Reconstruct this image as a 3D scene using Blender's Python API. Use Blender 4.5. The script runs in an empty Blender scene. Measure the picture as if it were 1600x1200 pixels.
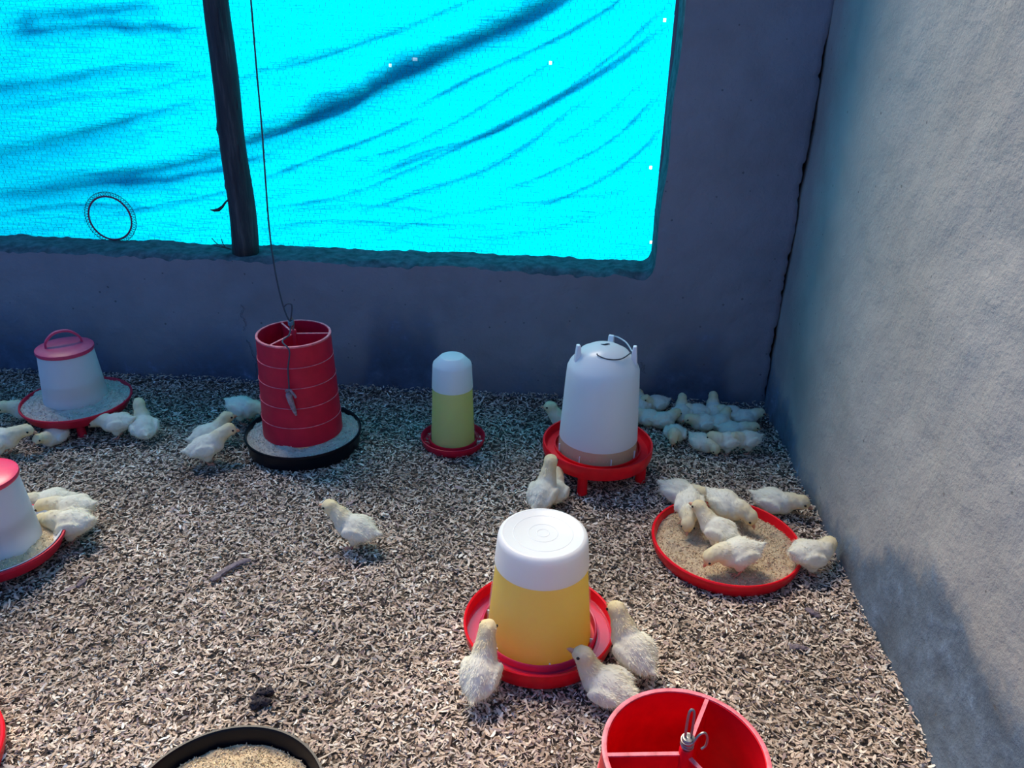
import bpy, math, random
import numpy as np
from mathutils import Matrix, Vector

S = bpy.context.scene
C = S.collection
random.seed(7)
RNG = np.random.default_rng(11)
R = math.radians

# ------------------------------------------------------------------ camera
FPX, CAM_H = 1260.0, 1.30
TH, ROLL, YAW = R(25.584), R(1.319), R(3.225)
fw = np.array([-math.sin(YAW) * math.cos(TH), math.cos(YAW) * math.cos(TH), -math.sin(TH)])
rt = np.array([math.cos(YAW), math.sin(YAW), 0.0])
up = np.cross(rt, fw)
rt2 = math.cos(ROLL) * rt + math.sin(ROLL) * up
up2 = -math.sin(ROLL) * rt + math.cos(ROLL) * up
cam = bpy.data.cameras.new('camera')
cam.sensor_width = 36.0
cam.lens = FPX / 1600 * 36
cam.clip_start = 0.02
co = bpy.data.objects.new('camera', cam)
C.objects.link(co)
M = Matrix.Identity(4)
for i in range(3):
    M[i][0], M[i][1], M[i][2] = rt2[i], up2[i], -fw[i]
M[2][3] = CAM_H
co.matrix_world = M
S.camera = co

# ------------------------------------------------------------------ world, daylight, exposure
S.view_settings.view_transform = 'Standard'
S.view_settings.look = 'None'
S.view_settings.gamma = 1.0
S.view_settings.use_curve_mapping = False
S.view_settings.exposure = 0.0
W = bpy.data.worlds.new('overcast_sky')
S.world = W
W.use_nodes = True
bg = W.node_tree.nodes['Background']
bg.inputs[0].default_value = (0.12, 0.38, 1.0, 1)
bg.inputs[1].default_value = 0.78
sun = bpy.data.lights.new('hazy_sun', 'SUN')
sun.energy = 5.6
sun.angle = R(32)
sun.color = (1.0, 0.87, 0.69)
so = bpy.data.objects.new('hazy_sun', sun)
C.objects.link(so)
SUN_FROM = Vector((-0.30, 0.50, 0.80))        # the light comes over the tarp, from outside
so.rotation_euler = SUN_FROM.to_track_quat('Z', 'Y').to_euler()
sky = bpy.data.lights.new('daylight_behind_tarp', 'AREA')
sky.shape = 'RECTANGLE'
sky.size, sky.size_y = 3.4, 2.9
sky.energy = 175.0
sky.color = (1.0, 0.98, 0.95)
ao = bpy.data.objects.new('daylight_behind_tarp', sky)
C.objects.link(ao)
ao.location = (0.15, 4.3, 1.45)
ao.rotation_euler = (R(-90), 0, 0)

# ------------------------------------------------------------------ constants of the place
YB = 2.624                  # inner face of the back wall
XR = 0.761                  # inner face of the right wall
XW = 0.322                  # right edge of the window opening
SILL = 0.473
THICK = 0.16
YT = YB + 0.19              # tarp plane


def ray(px, py):
    return fw + rt2 * (px - 800) / FPX - up2 * (py - 600) / FPX


def at(px, py, z=0.0):
    d = ray(px, py)
    t = (z - CAM_H) / d[2]
    return t * d[0], t * d[1]


def on_y(px, py, y):
    d = ray(px, py)
    t = y / d[1]
    return t * d[0], CAM_H + t * d[2]


# ------------------------------------------------------------------ numpy value noise
_perm = RNG.random((256, 256))


def vnoise(x, y):
    x = np.asarray(x, float); y = np.asarray(y, float)
    xi = np.floor(x).astype(int); yi = np.floor(y).astype(int)
    fx = x - xi; fy = y - yi
    fx = fx * fx * (3 - 2 * fx); fy = fy * fy * (3 - 2 * fy)
    g = lambda a, b: _perm[a % 256, b % 256]
    return ((g(xi, yi) * (1 - fx) + g(xi + 1, yi) * fx) * (1 - fy)
            + (g(xi, yi + 1) * (1 - fx) + g(xi + 1, yi + 1) * fx) * fy) * 2 - 1


def fbm(x, y, o=3):
    s = 0; a = 1.0
    for k in range(o):
        s = s + a * vnoise(np.asarray(x) * 2 ** k + 17.3 * k, np.asarray(y) * 2 ** k + 5.1 * k)
        a *= 0.5
    return s


# ------------------------------------------------------------------ materials
def nmat(name):
    m = bpy.data.materials.new(name)
    m.use_nodes = True
    nt = m.node_tree
    b = nt.nodes.get('Principled BSDF')
    return m, nt, b


def N(nt, t, **kw):
    n = nt.nodes.new(t)
    for k, v in kw.items():
        setattr(n, k, v)
    return n


def noise_tex(nt, scale, detail=4, rough=0.6, vec=None, mapscale=None):
    tc = N(nt, 'ShaderNodeTexCoord')
    src = tc.outputs['Object']
    if mapscale:
        mp = N(nt, 'ShaderNodeMapping')
        mp.inputs['Scale'].default_value = mapscale
        nt.links.new(src, mp.inputs[0]); src = mp.outputs[0]
    n = N(nt, 'ShaderNodeTexNoise')
    n.inputs['Scale'].default_value = scale
    n.inputs['Detail'].default_value = detail
    n.inputs['Roughness'].default_value = rough
    nt.links.new(src, n.inputs['Vector'])
    return n.outputs['Fac']


def ramp(nt, fac, stops):
    r = N(nt, 'ShaderNodeValToRGB')
    e = r.color_ramp.elements
    while len(e) < len(stops):
        e.new(0.5)
    for i, (p, c) in enumerate(stops):
        e[i].position = p
        e[i].color = (*c, 1) if len(c) == 3 else c
    nt.links.new(fac, r.inputs[0])
    return r.outputs[0]


def mixc(nt, fac, a, b):
    m = N(nt, 'ShaderNodeMix', data_type='RGBA')
    for s, v in ((0, fac), (6, a), (7, b)):
        if hasattr(v, 'links') or isinstance(v, bpy.types.NodeSocket):
            nt.links.new(v, m.inputs[s])
        else:
            m.inputs[s].default_value = v if s == 0 else (*v, 1)
    return m.outputs[2]


def math_n(nt, op, a, b=0.0):
    m = N(nt, 'ShaderNodeMath', operation=op)
    for s, v in ((0, a), (1, b)):
        if isinstance(v, bpy.types.NodeSocket):
            nt.links.new(v, m.inputs[s])
        else:
            m.inputs[s].default_value = v
    return m.outputs[0]


def bump(nt, bsdf, h, dist, strength=1.0):
    b = N(nt, 'ShaderNodeBump')
    b.inputs['Distance'].default_value = dist
    b.inputs['Strength'].default_value = strength
    nt.links.new(h, b.inputs['Height'])
    nt.links.new(b.outputs[0], bsdf.inputs['Normal'])


def plastic(name, col, rough=0.35, var=0.12, scale=25, spec=0.5):
    m, nt, b = nmat(name)
    f = noise_tex(nt, scale, 4)
    lo = tuple(max(0, c * (1 - var)) for c in col)
    hi = tuple(min(1, c * (1 + var)) for c in col)
    nt.links.new(ramp(nt, f, [(0.3, lo), (0.7, hi)]), b.inputs['Base Color'])
    b.inputs['Roughness'].default_value = rough
    b.inputs['Specular IOR Level'].default_value = spec
    return m


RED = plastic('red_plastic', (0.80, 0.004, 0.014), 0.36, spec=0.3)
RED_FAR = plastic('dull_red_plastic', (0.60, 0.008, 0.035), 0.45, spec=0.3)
PINK = plastic('dusty_red_plastic', (0.62, 0.04, 0.12), 0.4)
WORN_HILITE = plastic('worn_red_edge_hilite', (0.74, 0.15, 0.18), 0.5, 0.4, 60)  # worn edges, with their pale highlights put into the colour
BLACK = plastic('black_plastic', (0.003, 0.004, 0.008), 0.30, spec=0.18)
METAL = plastic('dull_steel_wire', (0.32, 0.30, 0.27), 0.4)
METAL.node_tree.nodes['Principled BSDF'].inputs['Metallic'].default_value = 0.8
GREYWIRE = plastic('dark_wire', (0.035, 0.045, 0.06), 0.5)
CORD = plastic('grey_cord', (0.045, 0.055, 0.075), 0.8)
CLOTH = plastic('dirty_rag', (0.28, 0.20, 0.21), 0.85, 0.5, 90)
WHITEPL = plastic('white_plastic', (0.80, 0.82, 0.83), 0.35, 0.03)


def translucent(name, col, alpha, rough=0.3, trans=0.45, gloss=0.05):
    """thin milky plastic: part see-through, part diffuse, part translucent"""
    m = bpy.data.materials.new(name)
    m.use_nodes = True
    nt = m.node_tree
    nt.nodes.clear()
    out = N(nt, 'ShaderNodeOutputMaterial')
    df = N(nt, 'ShaderNodeBsdfDiffuse'); df.inputs[0].default_value = (*col, 1)
    tr = N(nt, 'ShaderNodeBsdfTranslucent'); tr.inputs[0].default_value = (*col, 1)
    m1 = N(nt, 'ShaderNodeMixShader'); m1.inputs[0].default_value = trans
    nt.links.new(df.outputs[0], m1.inputs[1]); nt.links.new(tr.outputs[0], m1.inputs[2])
    tp = N(nt, 'ShaderNodeBsdfTransparent')
    m2 = N(nt, 'ShaderNodeMixShader'); m2.inputs[0].default_value = alpha
    nt.links.new(tp.outputs[0], m2.inputs[1]); nt.links.new(m1.outputs[0], m2.inputs[2])
    gl = N(nt, 'ShaderNodeBsdfGlossy'); gl.inputs['Roughness'].default_value = rough
    m3 = N(nt, 'ShaderNodeMixShader'); m3.inputs[0].default_value = gloss
    nt.links.new(m2.outputs[0], m3.inputs[1]); nt.links.new(gl.outputs[0], m3.inputs[2])
    nt.links.new(m3.outputs[0], out.inputs[0])
    return m


JAR = translucent('milky_jar_plastic', (0.93, 0.94, 0.95), 0.11, gloss=0.025)
JARW = translucent('cloudy_jar_plastic', (0.94, 0.96, 0.97), 0.84, trans=0.52)
JARTOP = translucent('thick_milky_plastic', (0.94, 0.95, 0.96), 0.85)
YELLOW = translucent('yellow_vitamin_water', (1.0, 0.80, 0.04), 0.97, trans=0.58, gloss=0.0)
GREENY = translucent('pale_yellow_water', (0.92, 0.86, 0.20), 0.97, trans=0.55, gloss=0.0)
BEIGE = translucent('beige_water', (0.82, 0.60, 0.34), 0.95, trans=0.45, gloss=0.0)


def wall_mat(name, base, axis, curve, xr, low_tone, soft=0.05):
    m, nt, b = nmat(name)
    n1 = noise_tex(nt, 2.3, 6, 0.6)
    n2 = noise_tex(nt, 14, 6, 0.65)
    n3 = noise_tex(nt, 90, 4, 0.7)
    c = ramp(nt, n1, [(0.3, tuple(v * 0.80 for v in base)), (0.5, base), (0.72, tuple(min(1, v * 1.14) for v in base))])
    c = mixc(nt, math_n(nt, 'MULTIPLY', n2, 0.45), c, tuple(v * 0.72 for v in base))
    # darker tone below a height that varies along the wall
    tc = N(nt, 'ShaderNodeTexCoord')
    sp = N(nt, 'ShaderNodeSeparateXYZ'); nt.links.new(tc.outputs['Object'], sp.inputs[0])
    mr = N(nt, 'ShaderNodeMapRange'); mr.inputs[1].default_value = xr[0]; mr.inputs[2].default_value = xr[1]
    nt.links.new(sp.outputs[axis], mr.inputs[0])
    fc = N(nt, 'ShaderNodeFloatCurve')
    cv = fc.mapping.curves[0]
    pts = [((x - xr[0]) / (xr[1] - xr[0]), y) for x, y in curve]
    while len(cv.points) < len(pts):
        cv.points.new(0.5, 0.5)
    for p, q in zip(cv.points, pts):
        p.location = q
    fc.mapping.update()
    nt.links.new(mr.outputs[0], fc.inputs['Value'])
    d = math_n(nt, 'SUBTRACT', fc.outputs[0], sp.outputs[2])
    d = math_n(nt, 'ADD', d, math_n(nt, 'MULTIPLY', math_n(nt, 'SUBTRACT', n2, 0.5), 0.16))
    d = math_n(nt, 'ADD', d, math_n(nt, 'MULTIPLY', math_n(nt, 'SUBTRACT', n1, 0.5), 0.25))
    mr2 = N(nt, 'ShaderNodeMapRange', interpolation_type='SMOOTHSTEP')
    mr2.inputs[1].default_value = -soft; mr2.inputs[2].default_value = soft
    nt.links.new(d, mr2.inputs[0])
    # the darker tone is itself mottled, with paler spots
    sc = ramp(nt, n2, [(0.3, tuple(v * 0.6 for v in low_tone)), (0.52, low_tone), (0.63, tuple(v * 1.35 for v in low_tone)), (0.72, tuple(min(1, v * 2.3) for v in low_tone))])
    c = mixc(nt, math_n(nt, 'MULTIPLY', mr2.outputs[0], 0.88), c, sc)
    # small dark pits
    vo = N(nt, 'ShaderNodeTexVoronoi'); vo.inputs['Scale'].default_value = 26
    nt.links.new(tc.outputs['Object'], vo.inputs['Vector'])
    pit = math_n(nt, 'LESS_THAN', math_n(nt, 'ADD', vo.outputs['Distance'], math_n(nt, 'MULTIPLY', n2, 0.42)), 0.262)
    c = mixc(nt, math_n(nt, 'MULTIPLY', pit, 0.7), c, tuple(v * 0.35 for v in base))
    nt.links.new(c, b.inputs['Base Color'])
    b.inputs['Roughness'].default_value = 0.95
    b.inputs['Specular IOR Level'].default_value = 0.15
    h = math_n(nt, 'ADD', math_n(nt, 'MULTIPLY', n2, 1.0), math_n(nt, 'MULTIPLY', n3, 0.22))
    h = math_n(nt, 'SUBTRACT', h, math_n(nt, 'MULTIPLY', pit, 0.8))
    bump(nt, b, h, 0.0085, 0.75)
    return m


SILLM = plastic('dark_sill_mortar', (0.105, 0.10, 0.115), 0.95, 0.45, 30, 0.1)  # darker than the wall render, for the sill top and left jamb
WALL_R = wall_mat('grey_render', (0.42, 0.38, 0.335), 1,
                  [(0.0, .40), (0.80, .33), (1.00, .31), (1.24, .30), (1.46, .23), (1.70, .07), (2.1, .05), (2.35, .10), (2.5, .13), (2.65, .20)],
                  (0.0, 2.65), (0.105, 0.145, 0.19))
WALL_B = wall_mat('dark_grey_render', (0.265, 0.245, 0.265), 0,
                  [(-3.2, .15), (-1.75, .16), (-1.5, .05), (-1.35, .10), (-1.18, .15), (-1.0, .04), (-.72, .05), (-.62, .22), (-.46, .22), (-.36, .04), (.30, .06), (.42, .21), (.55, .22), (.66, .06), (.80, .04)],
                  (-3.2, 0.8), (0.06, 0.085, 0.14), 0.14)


def tarp_mat():
    m = bpy.data.materials.new('cyan_tarp')
    m.use_nodes = True
    nt = m.node_tree
    nt.nodes.clear()
    out = N(nt, 'ShaderNodeOutputMaterial')
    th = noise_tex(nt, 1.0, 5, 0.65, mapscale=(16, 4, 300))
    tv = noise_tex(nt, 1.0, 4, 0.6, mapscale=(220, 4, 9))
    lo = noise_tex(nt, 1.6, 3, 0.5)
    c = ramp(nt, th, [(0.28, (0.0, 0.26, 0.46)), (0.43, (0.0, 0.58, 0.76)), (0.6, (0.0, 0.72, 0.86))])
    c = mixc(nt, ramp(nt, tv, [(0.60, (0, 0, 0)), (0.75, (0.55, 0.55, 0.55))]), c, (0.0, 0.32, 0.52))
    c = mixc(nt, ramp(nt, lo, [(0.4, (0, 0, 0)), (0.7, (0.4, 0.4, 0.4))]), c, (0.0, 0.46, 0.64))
    df = N(nt, 'ShaderNodeBsdfDiffuse'); tr = N(nt, 'ShaderNodeBsdfTranslucent')
    nt.links.new(c, df.inputs[0]); nt.links.new(c, tr.inputs[0])
    hh = math_n(nt, 'ADD', th, math_n(nt, 'MULTIPLY', noise_tex(nt, 1.0, 4, 0.6, mapscale=(9, 4, 60)), 2.0))
    bp = N(nt, 'ShaderNodeBump'); bp.inputs['Distance'].default_value = 0.006; bp.inputs['Strength'].default_value = 0.9
    nt.links.new(hh, bp.inputs['Height'])
    nt.links.new(bp.outputs[0], df.inputs['Normal']); nt.links.new(bp.outputs[0], tr.inputs['Normal'])
    mx = N(nt, 'ShaderNodeMixShader'); mx.inputs[0].default_value = 0.62
    nt.links.new(df.outputs[0], mx.inputs[1]); nt.links.new(tr.outputs[0], mx.inputs[2])
    nt.links.new(mx.outputs[0], out.inputs[0])
    return m


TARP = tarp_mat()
HOLE = translucent('tarp_hole_daylight', (0.95, 0.97, 0.97), 1.0, trans=0.9, gloss=0.0)  # holes in the tarp; the daylight through them is put into the colour


def attr_mat(name, rough=0.9, trans=0.0, spec=0.15):
    m, nt, b = nmat(name)
    a = N(nt, 'ShaderNodeAttribute'); a.attribute_name = 'col'
    nt.links.new(a.outputs['Color'], b.inputs['Base Color'])
    b.inputs['Roughness'].default_value = rough
    b.inputs['Specular IOR Level'].default_value = spec
    if trans:
        tr = N(nt, 'ShaderNodeBsdfTranslucent'); nt.links.new(a.outputs['Color'], tr.inputs[0])
        mx = N(nt, 'ShaderNodeMixShader'); mx.inputs[0].default_value = trans
        nt.links.new(b.outputs[0], mx.inputs[1]); nt.links.new(tr.outputs[0], mx.inputs[2])
        nt.links.new(mx.outputs[0], nt.nodes['Material Output'].inputs[0])
    return m


SHAVING = attr_mat('wood_shaving', 0.85, 0.12)
DOWN = attr_mat('chick_down', 0.95, 0.30, 0.05)
CRUMB = attr_mat('feed_crumb', 0.9)
BEAK = plastic('beak_horn', (0.60, 0.30, 0.17), 0.5)
EYE = plastic('dark_eye', (0.006, 0.005, 0.005), 0.15)
SHANK = plastic('chick_shank', (0.60, 0.25, 0.16), 0.6)


def litter_mat():
    m, nt, b = nmat('litter_bed')
    n1 = noise_tex(nt, 110, 5, 0.7)
    n2 = noise_tex(nt, 3, 4, 0.6)
    c = ramp(nt, n1, [(0.35, (0.03, 0.022, 0.017)), (0.52, (0.10, 0.075, 0.055)), (0.66, (0.28, 0.22, 0.16))])
    c = mixc(nt, math_n(nt, 'MULTIPLY', n2, 0.5), c, (0.07, 0.05, 0.04))
    nt.links.new(c, b.inputs['Base Color'])
    b.inputs['Roughness'].default_value = 1.0
    bump(nt, b, n1, 0.006, 1.0)
    return m


def wood_mat():
    m, nt, b = nmat('weathered_pole_wood')
    n1 = noise_tex(nt, 1.0, 6, 0.65, mapscale=(60, 60, 5))
    n2 = noise_tex(nt, 9, 4, 0.6)
    c = ramp(nt, n1, [(0.3, (0.012, 0.012, 0.016)), (0.55, (0.045, 0.042, 0.045)), (0.75, (0.13, 0.115, 0.11))])
    c = mixc(nt, math_n(nt, 'MULTIPLY', n2, 0.4), c, (0.03, 0.03, 0.04))
    nt.links.new(c, b.inputs['Base Color'])
    b.inputs['Roughness'].default_value = 0.9
    bump(nt, b, n1, 0.008, 1.0)
    return m


WOOD = wood_mat()
LITTER = litter_mat()


# ------------------------------------------------------------------ mesh helpers
def mk(name, V, F, mat, parent=None, smooth=True, col=None, mats=None, fmat=None):
    V = np.asarray(V, np.float32)
    me = bpy.data.meshes.new(name)
    if isinstance(F, np.ndarray):
        k = F.shape[1]
        me.vertices.add(len(V)); me.vertices.foreach_set('co', V.ravel())
        me.loops.add(F.size); me.loops.foreach_set('vertex_index', F.ravel().astype(np.int32))
        me.polygons.add(len(F))
        me.polygons.foreach_set('loop_start', np.arange(0, F.size, k, dtype=np.int32))
        me.polygons.foreach_set('loop_total', np.full(len(F), k, np.int32))
        me.update(calc_edges=True)
    else:
        me.from_pydata(V.tolist(), [], F)
    for mm in (mats or [mat]):
        me.materials.append(mm)
    if fmat is not None:
        me.polygons.foreach_set('material_index', np.asarray(fmat, np.int32))
    if smooth:
        me.polygons.foreach_set('use_smooth', np.ones(len(me.polygons), bool))
    if col is not None:
        a = me.color_attributes.new('col', 'FLOAT_COLOR', 'POINT')
        cc = np.ones((len(V), 4), np.float32); cc[:, :3] = col
        a.data.foreach_set('color', cc.ravel())
    me.validate()
    me.update()
    o = bpy.data.objects.new(name, me)
    C.objects.link(o)
    if parent is not None:
        o.parent = parent
    return o


def tag(o, label=None, cat=None, group=None, kind=None):
    if label: o['label'] = label
    if cat: o['category'] = cat
    if group: o['group'] = group
    if kind: o['kind'] = kind
    return o


def thing(name, label, cat, loc=(0, 0, 0), rz=0.0, group=None):
    o = bpy.data.objects.new(name, None)
    o.empty_display_size = 0.02
    C.objects.link(o)
    o.location = loc
    o.rotation_euler = (0, 0, rz)
    return tag(o, label, cat, group)


class MB:
    """collects shapes into one mesh"""
    def __init__(self):
        self.V = []; self.F = []; self.n = 0

    def add(self, V, F):
        V = np.asarray(V, float)
        self.V.append(V)
        self.F += [tuple(i + self.n for i in f) for f in F]
        self.n += len(V)
        return self

    def lathe(self, prof, seg=56, c=(0, 0, 0), closed=False):
        prof = np.array(prof, float)
        a = np.linspace(0, 2 * math.pi, seg, endpoint=False)
        V = np.stack([prof[:, 0][:, None] * np.cos(a) + c[0], prof[:, 0][:, None] * np.sin(a) + c[1],
                      np.repeat(prof[:, 1][:, None], seg, 1) + c[2]], -1).reshape(-1, 3)
        F = []
        n = len(prof)
        for i in range(n if closed else n - 1):
            j = (i + 1) % n
            for k in range(seg):
                l = (k + 1) % seg
                F.append((i * seg + k, i * seg + l, j * seg + l, j * seg + k))
        return self.add(V, F)

    def tube(self, pts, r, seg=10, cap=True):
        P = np.array(pts, float)
        n = len(P)
        rr = np.broadcast_to(np.asarray(r, float), (n,))
        T = np.gradient(P, axis=0)
        T /= np.linalg.norm(T, axis=1)[:, None] + 1e-12
        u = np.cross(T[0], (0, 0, 1.0))
        if np.linalg.norm(u) < 0.2:
            u = np.cross(T[0], (1.0, 0, 0))
        V = []
        for i in range(n):
            u = u - T[i] * (u @ T[i]); u /= np.linalg.norm(u) + 1e-12
            v = np.cross(T[i], u)
            a = np.linspace(0, 2 * math.pi, seg, endpoint=False)
            V.append(P[i] + rr[i] * (np.cos(a)[:, None] * u + np.sin(a)[:, None] * v))
        F = []
        for i in range(n - 1):
            for k in range(seg):
                l = (k + 1) % seg
                F.append((i * seg + k, i * seg + l, (i + 1) * seg + l, (i + 1) * seg + k))
        if cap:
            F.append(tuple(range(seg))[::-1]); F.append(tuple((n - 1) * seg + k for k in range(seg)))
        return self.add(np.concatenate(V), F)

    def box(self, lo, hi, xf=None):
        x0, y0, z0 = lo; x1, y1, z1 = hi
        V = np.array([(x0, y0, z0), (x1, y0, z0), (x1, y1, z0), (x0, y1, z0), (x0, y0, z1), (x1, y0, z1), (x1, y1, z1), (x0, y1, z1)], float)
        if xf is not None:
            V = V @ np.array(xf.to_3x3()).T + np.array(xf.translation)
        return self.add(V, [(3, 2, 1, 0), (4, 5, 6, 7), (0, 1, 5, 4), (1, 2, 6, 5), (2, 3, 7, 6), (3, 0, 4, 7)])

    def ell(self, c, r, seg=20, rings=12, rot=None):
        V = []
        for i in range(rings + 1):
            t = math.pi * i / rings
            for k in range(seg):
                a = 2 * math.pi * k / seg
                V.append((math.sin(t) * math.cos(a) * r[0], math.sin(t) * math.sin(a) * r[1], math.cos(t) * r[2]))
        V = np.array(V)
        if rot is not None:
            V = V @ np.array(rot).T
        V = V + np.array(c)
        F = []
        for i in range(rings):
            for k in range(seg):
                l = (k + 1) % seg
                F.append((i * seg + k, (i + 1) * seg + k, (i + 1) * seg + l, i * seg + l))
        return self.add(V, F)

    def build(self, name, mat, parent=None, smooth=True, sharp=38):
        o = mk(name, np.concatenate(self.V), self.F, mat, parent, smooth)
        if smooth and sharp:
            o.data.set_sharp_from_angle(angle=R(sharp))
        return o


def spline(pts, n=40):
    P = np.array(pts, float)
    P = np.vstack([2 * P[0] - P[1], P, 2 * P[-1] - P[-2]])
    out = []
    m = len(P) - 3
    for s in np.linspace(0, m - 1e-9, n):
        i = int(s); t = s - i
        p0, p1, p2, p3 = P[i:i + 4]
        out.append(0.5 * ((2 * p1) + (-p0 + p2) * t + (2 * p0 - 5 * p1 + 4 * p2 - p3) * t * t + (-p0 + 3 * p1 - 3 * p2 + p3) * t ** 3))
    return np.array(out)


def grid_faces(nu, nv):
    i, j = np.meshgrid(np.arange(nu - 1), np.arange(nv - 1), indexing='ij')
    a = (i * nv + j).ravel()
    return np.stack([a, a + nv, a + nv + 1, a + 1], 1)


# ------------------------------------------------------------------ floor
def floor_z(x, y):
    return 0.006 * fbm(np.asarray(x) * 2.2, np.asarray(y) * 2.2, 3) - 0.008


xs = np.linspace(-3.4, XR + 0.02, 140)
ys = np.linspace(0.0, YB + 0.05, 100)
gx, gy = np.meshgrid(xs, ys, indexing='ij')
fl = mk('floor', np.stack([gx, gy, floor_z(gx, gy)], -1).reshape(-1, 3), grid_faces(140, 100), LITTER)
tag(fl, kind='structure')
fl['label'] = 'floor under a bed of wood shavings'

# ------------------------------------------------------------------ walls
def wall_bulge(x, z):
    return 0.006 * fbm(x * 3.1 + 3, z * 3.1, 3) + 0.0015 * fbm(x * 22, z * 22, 2)


def sill_h(x):
    r = 0.035
    h = SILL + 0.004 * fbm(np.asarray(x) * 9, 0 * np.asarray(x) + 2.0, 3) + 0.002 * fbm(np.asarray(x) * 60, 0 * np.asarray(x) + 7.0, 2)
    d = np.clip(np.asarray(x) - (XW - r), 0, r)
    return h + (r - np.sqrt(np.maximum(r * r - d * d, 0)))


def right_edge(z):
    z = np.asarray(z)
    return XR - 0.006 - 0.005 * fbm(z * 12, 0 * z + 3.3, 4) - 0.006 * np.clip(fbm(z * 45, 0 * z + 9.1, 2), 0, 1)


V = []; F = []; base = 0


def patch(P):
    global base
    nu, nv = P.shape[:2]
    V.append(P.reshape(-1, 3))
    F.append(grid_faces(nu, nv) + base)
    base += nu * nv


z01 = np.linspace(0, 1, 40)
xl = np.linspace(-3.3, XW, 520)
sh = sill_h(xl)
# lower wall front; its top edge is chipped back and rounded
X = np.repeat(xl[:, None], 40, 1)
edge_drop = 0.010 + 0.007 * np.clip(fbm(xl * 13, 0 * xl + 5, 3), -1, 1) + 0.009 * np.clip(fbm(xl * 31, 0 * xl + 1.5, 2), 0, 1)
edge_drop = edge_drop * np.clip((XW - xl) / 0.03, 0.0, 1)
Z = -0.03 + (sh - edge_drop + 0.03)[:, None] * z01[None]
Y = YB + wall_bulge(X, Z)
patch(np.stack([X, Y, Z], -1))
# sill top, sloping from the chipped arris to the back
t = np.linspace(0, 1, 14)
X2 = np.repeat(xl[:, None], 14, 1)
y_front = (YB + wall_bulge(xl, sh - edge_drop))[:, None]
arc = 1 - (1 - np.clip(t * 4, 0, 1)) ** 2
Z2 = (sh - edge_drop)[:, None] + edge_drop[:, None] * arc[None] + 0.003 * fbm(X2 * 25, t[None] * 5 + 0 * X2, 3) * np.clip(t * 6, 0, 1)[None]
Y2 = y_front + (YB + THICK - y_front) * t[None]
patch(np.stack([X2, Y2, Z2], -1))
# pillar between the window and the corner, going up to the roof plate
zc = np.linspace(-0.03, 2.35, 420)
re = right_edge(zc)
uu = np.linspace(0, 1, 44)
XWz = XW + 0.003 * fbm(zc * 6, 0 * zc + 4, 3) * np.clip((zc - SILL) / .1, 0, 1) + 0.012 * np.clip(zc - SILL, 0, 2)
X3 = XWz[:, None] + (re - XWz)[:, None] * uu[None]
Z3 = np.repeat(zc[:, None], 44, 1)
Y3 = YB + wall_bulge(X3, Z3)
Y3[:, -1] += 0.006
patch(np.stack([X3, Y3, Z3], -1)[:, ::-1])
# its left jamb above the sill and the side that faces the corner crack
zj = zc[zc > SILL + 0.03]
k0 = len(zc) - len(zj)
tj = np.linspace(0, 1, 8)
xj = XWz[k0:]
yj0 = Y3[k0:, 0]
patch(np.stack([np.repeat(xj[:, None], 8, 1) - 0.004 * np.sin(tj * 3.1)[None], yj0[:, None] + (YB + THICK - yj0)[:, None] * tj[None], np.repeat(zj[:, None], 8, 1)], -1)[:, ::-1])
patch(np.stack([np.repeat(re[:, None], 8, 1), Y3[:, -1][:, None] + (YB + THICK - Y3[:, -1])[:, None] * tj[None], np.repeat(zc[:, None], 8, 1)], -1))
# outside face and top
xo = np.array([-3.3, XW]); zo = np.array([-0.03, SILL - 0.01])
patch(np.stack([np.meshgrid(xo, zo, indexing='ij')[0], np.full((2, 2), YB + THICK), np.meshgrid(xo, zo, indexing='ij')[1]], -1))
xo = np.array([XW, XR + 0.05]); zo = np.array([-0.03, 2.35])
patch(np.stack([np.meshgrid(xo, zo, indexing='ij')[0], np.full((2, 2), YB + THICK), np.meshgrid(xo, zo, indexing='ij')[1]], -1))
patch(np.stack([np.meshgrid(xo, [YB, YB + THICK], indexing='ij')[0], np.meshgrid(xo, [YB, YB + THICK], indexing='ij')[1], np.full((2, 2), 2.35)], -1))
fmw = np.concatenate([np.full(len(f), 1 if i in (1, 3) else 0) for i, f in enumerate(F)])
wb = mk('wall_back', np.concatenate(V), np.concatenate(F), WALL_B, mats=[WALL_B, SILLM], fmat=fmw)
tag(wb, 'low dark grey rendered wall with a rough sill and a window pillar', kind='structure')

yr = np.linspace(-0.4, YB + 0.03, 170)
zr = np.linspace(-0.03, 2.35, 120)
gy, gz = np.meshgrid(yr, zr, indexing='ij')
foot = np.clip(1 - gz / 0.12, 0, 1)
gx = XR + 0.007 * fbm(gy * 2.6 + 9, gz * 2.6, 3) + 0.0015 * fbm(gy * 20, gz * 20, 2) - 0.010 * foot * (0.5 + 0.5 * fbm(gy * 9, gz * 9 + 4, 2))
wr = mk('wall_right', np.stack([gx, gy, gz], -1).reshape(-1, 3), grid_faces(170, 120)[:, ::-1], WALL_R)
tag(wr, 'pale grey rendered wall, darker along its foot', kind='structure')
MB().box((XR + 0.012, -0.4, -0.03), (XR + 0.13, YB + THICK, 2.35)).build('core', WALL_R, wr, smooth=False)

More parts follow.
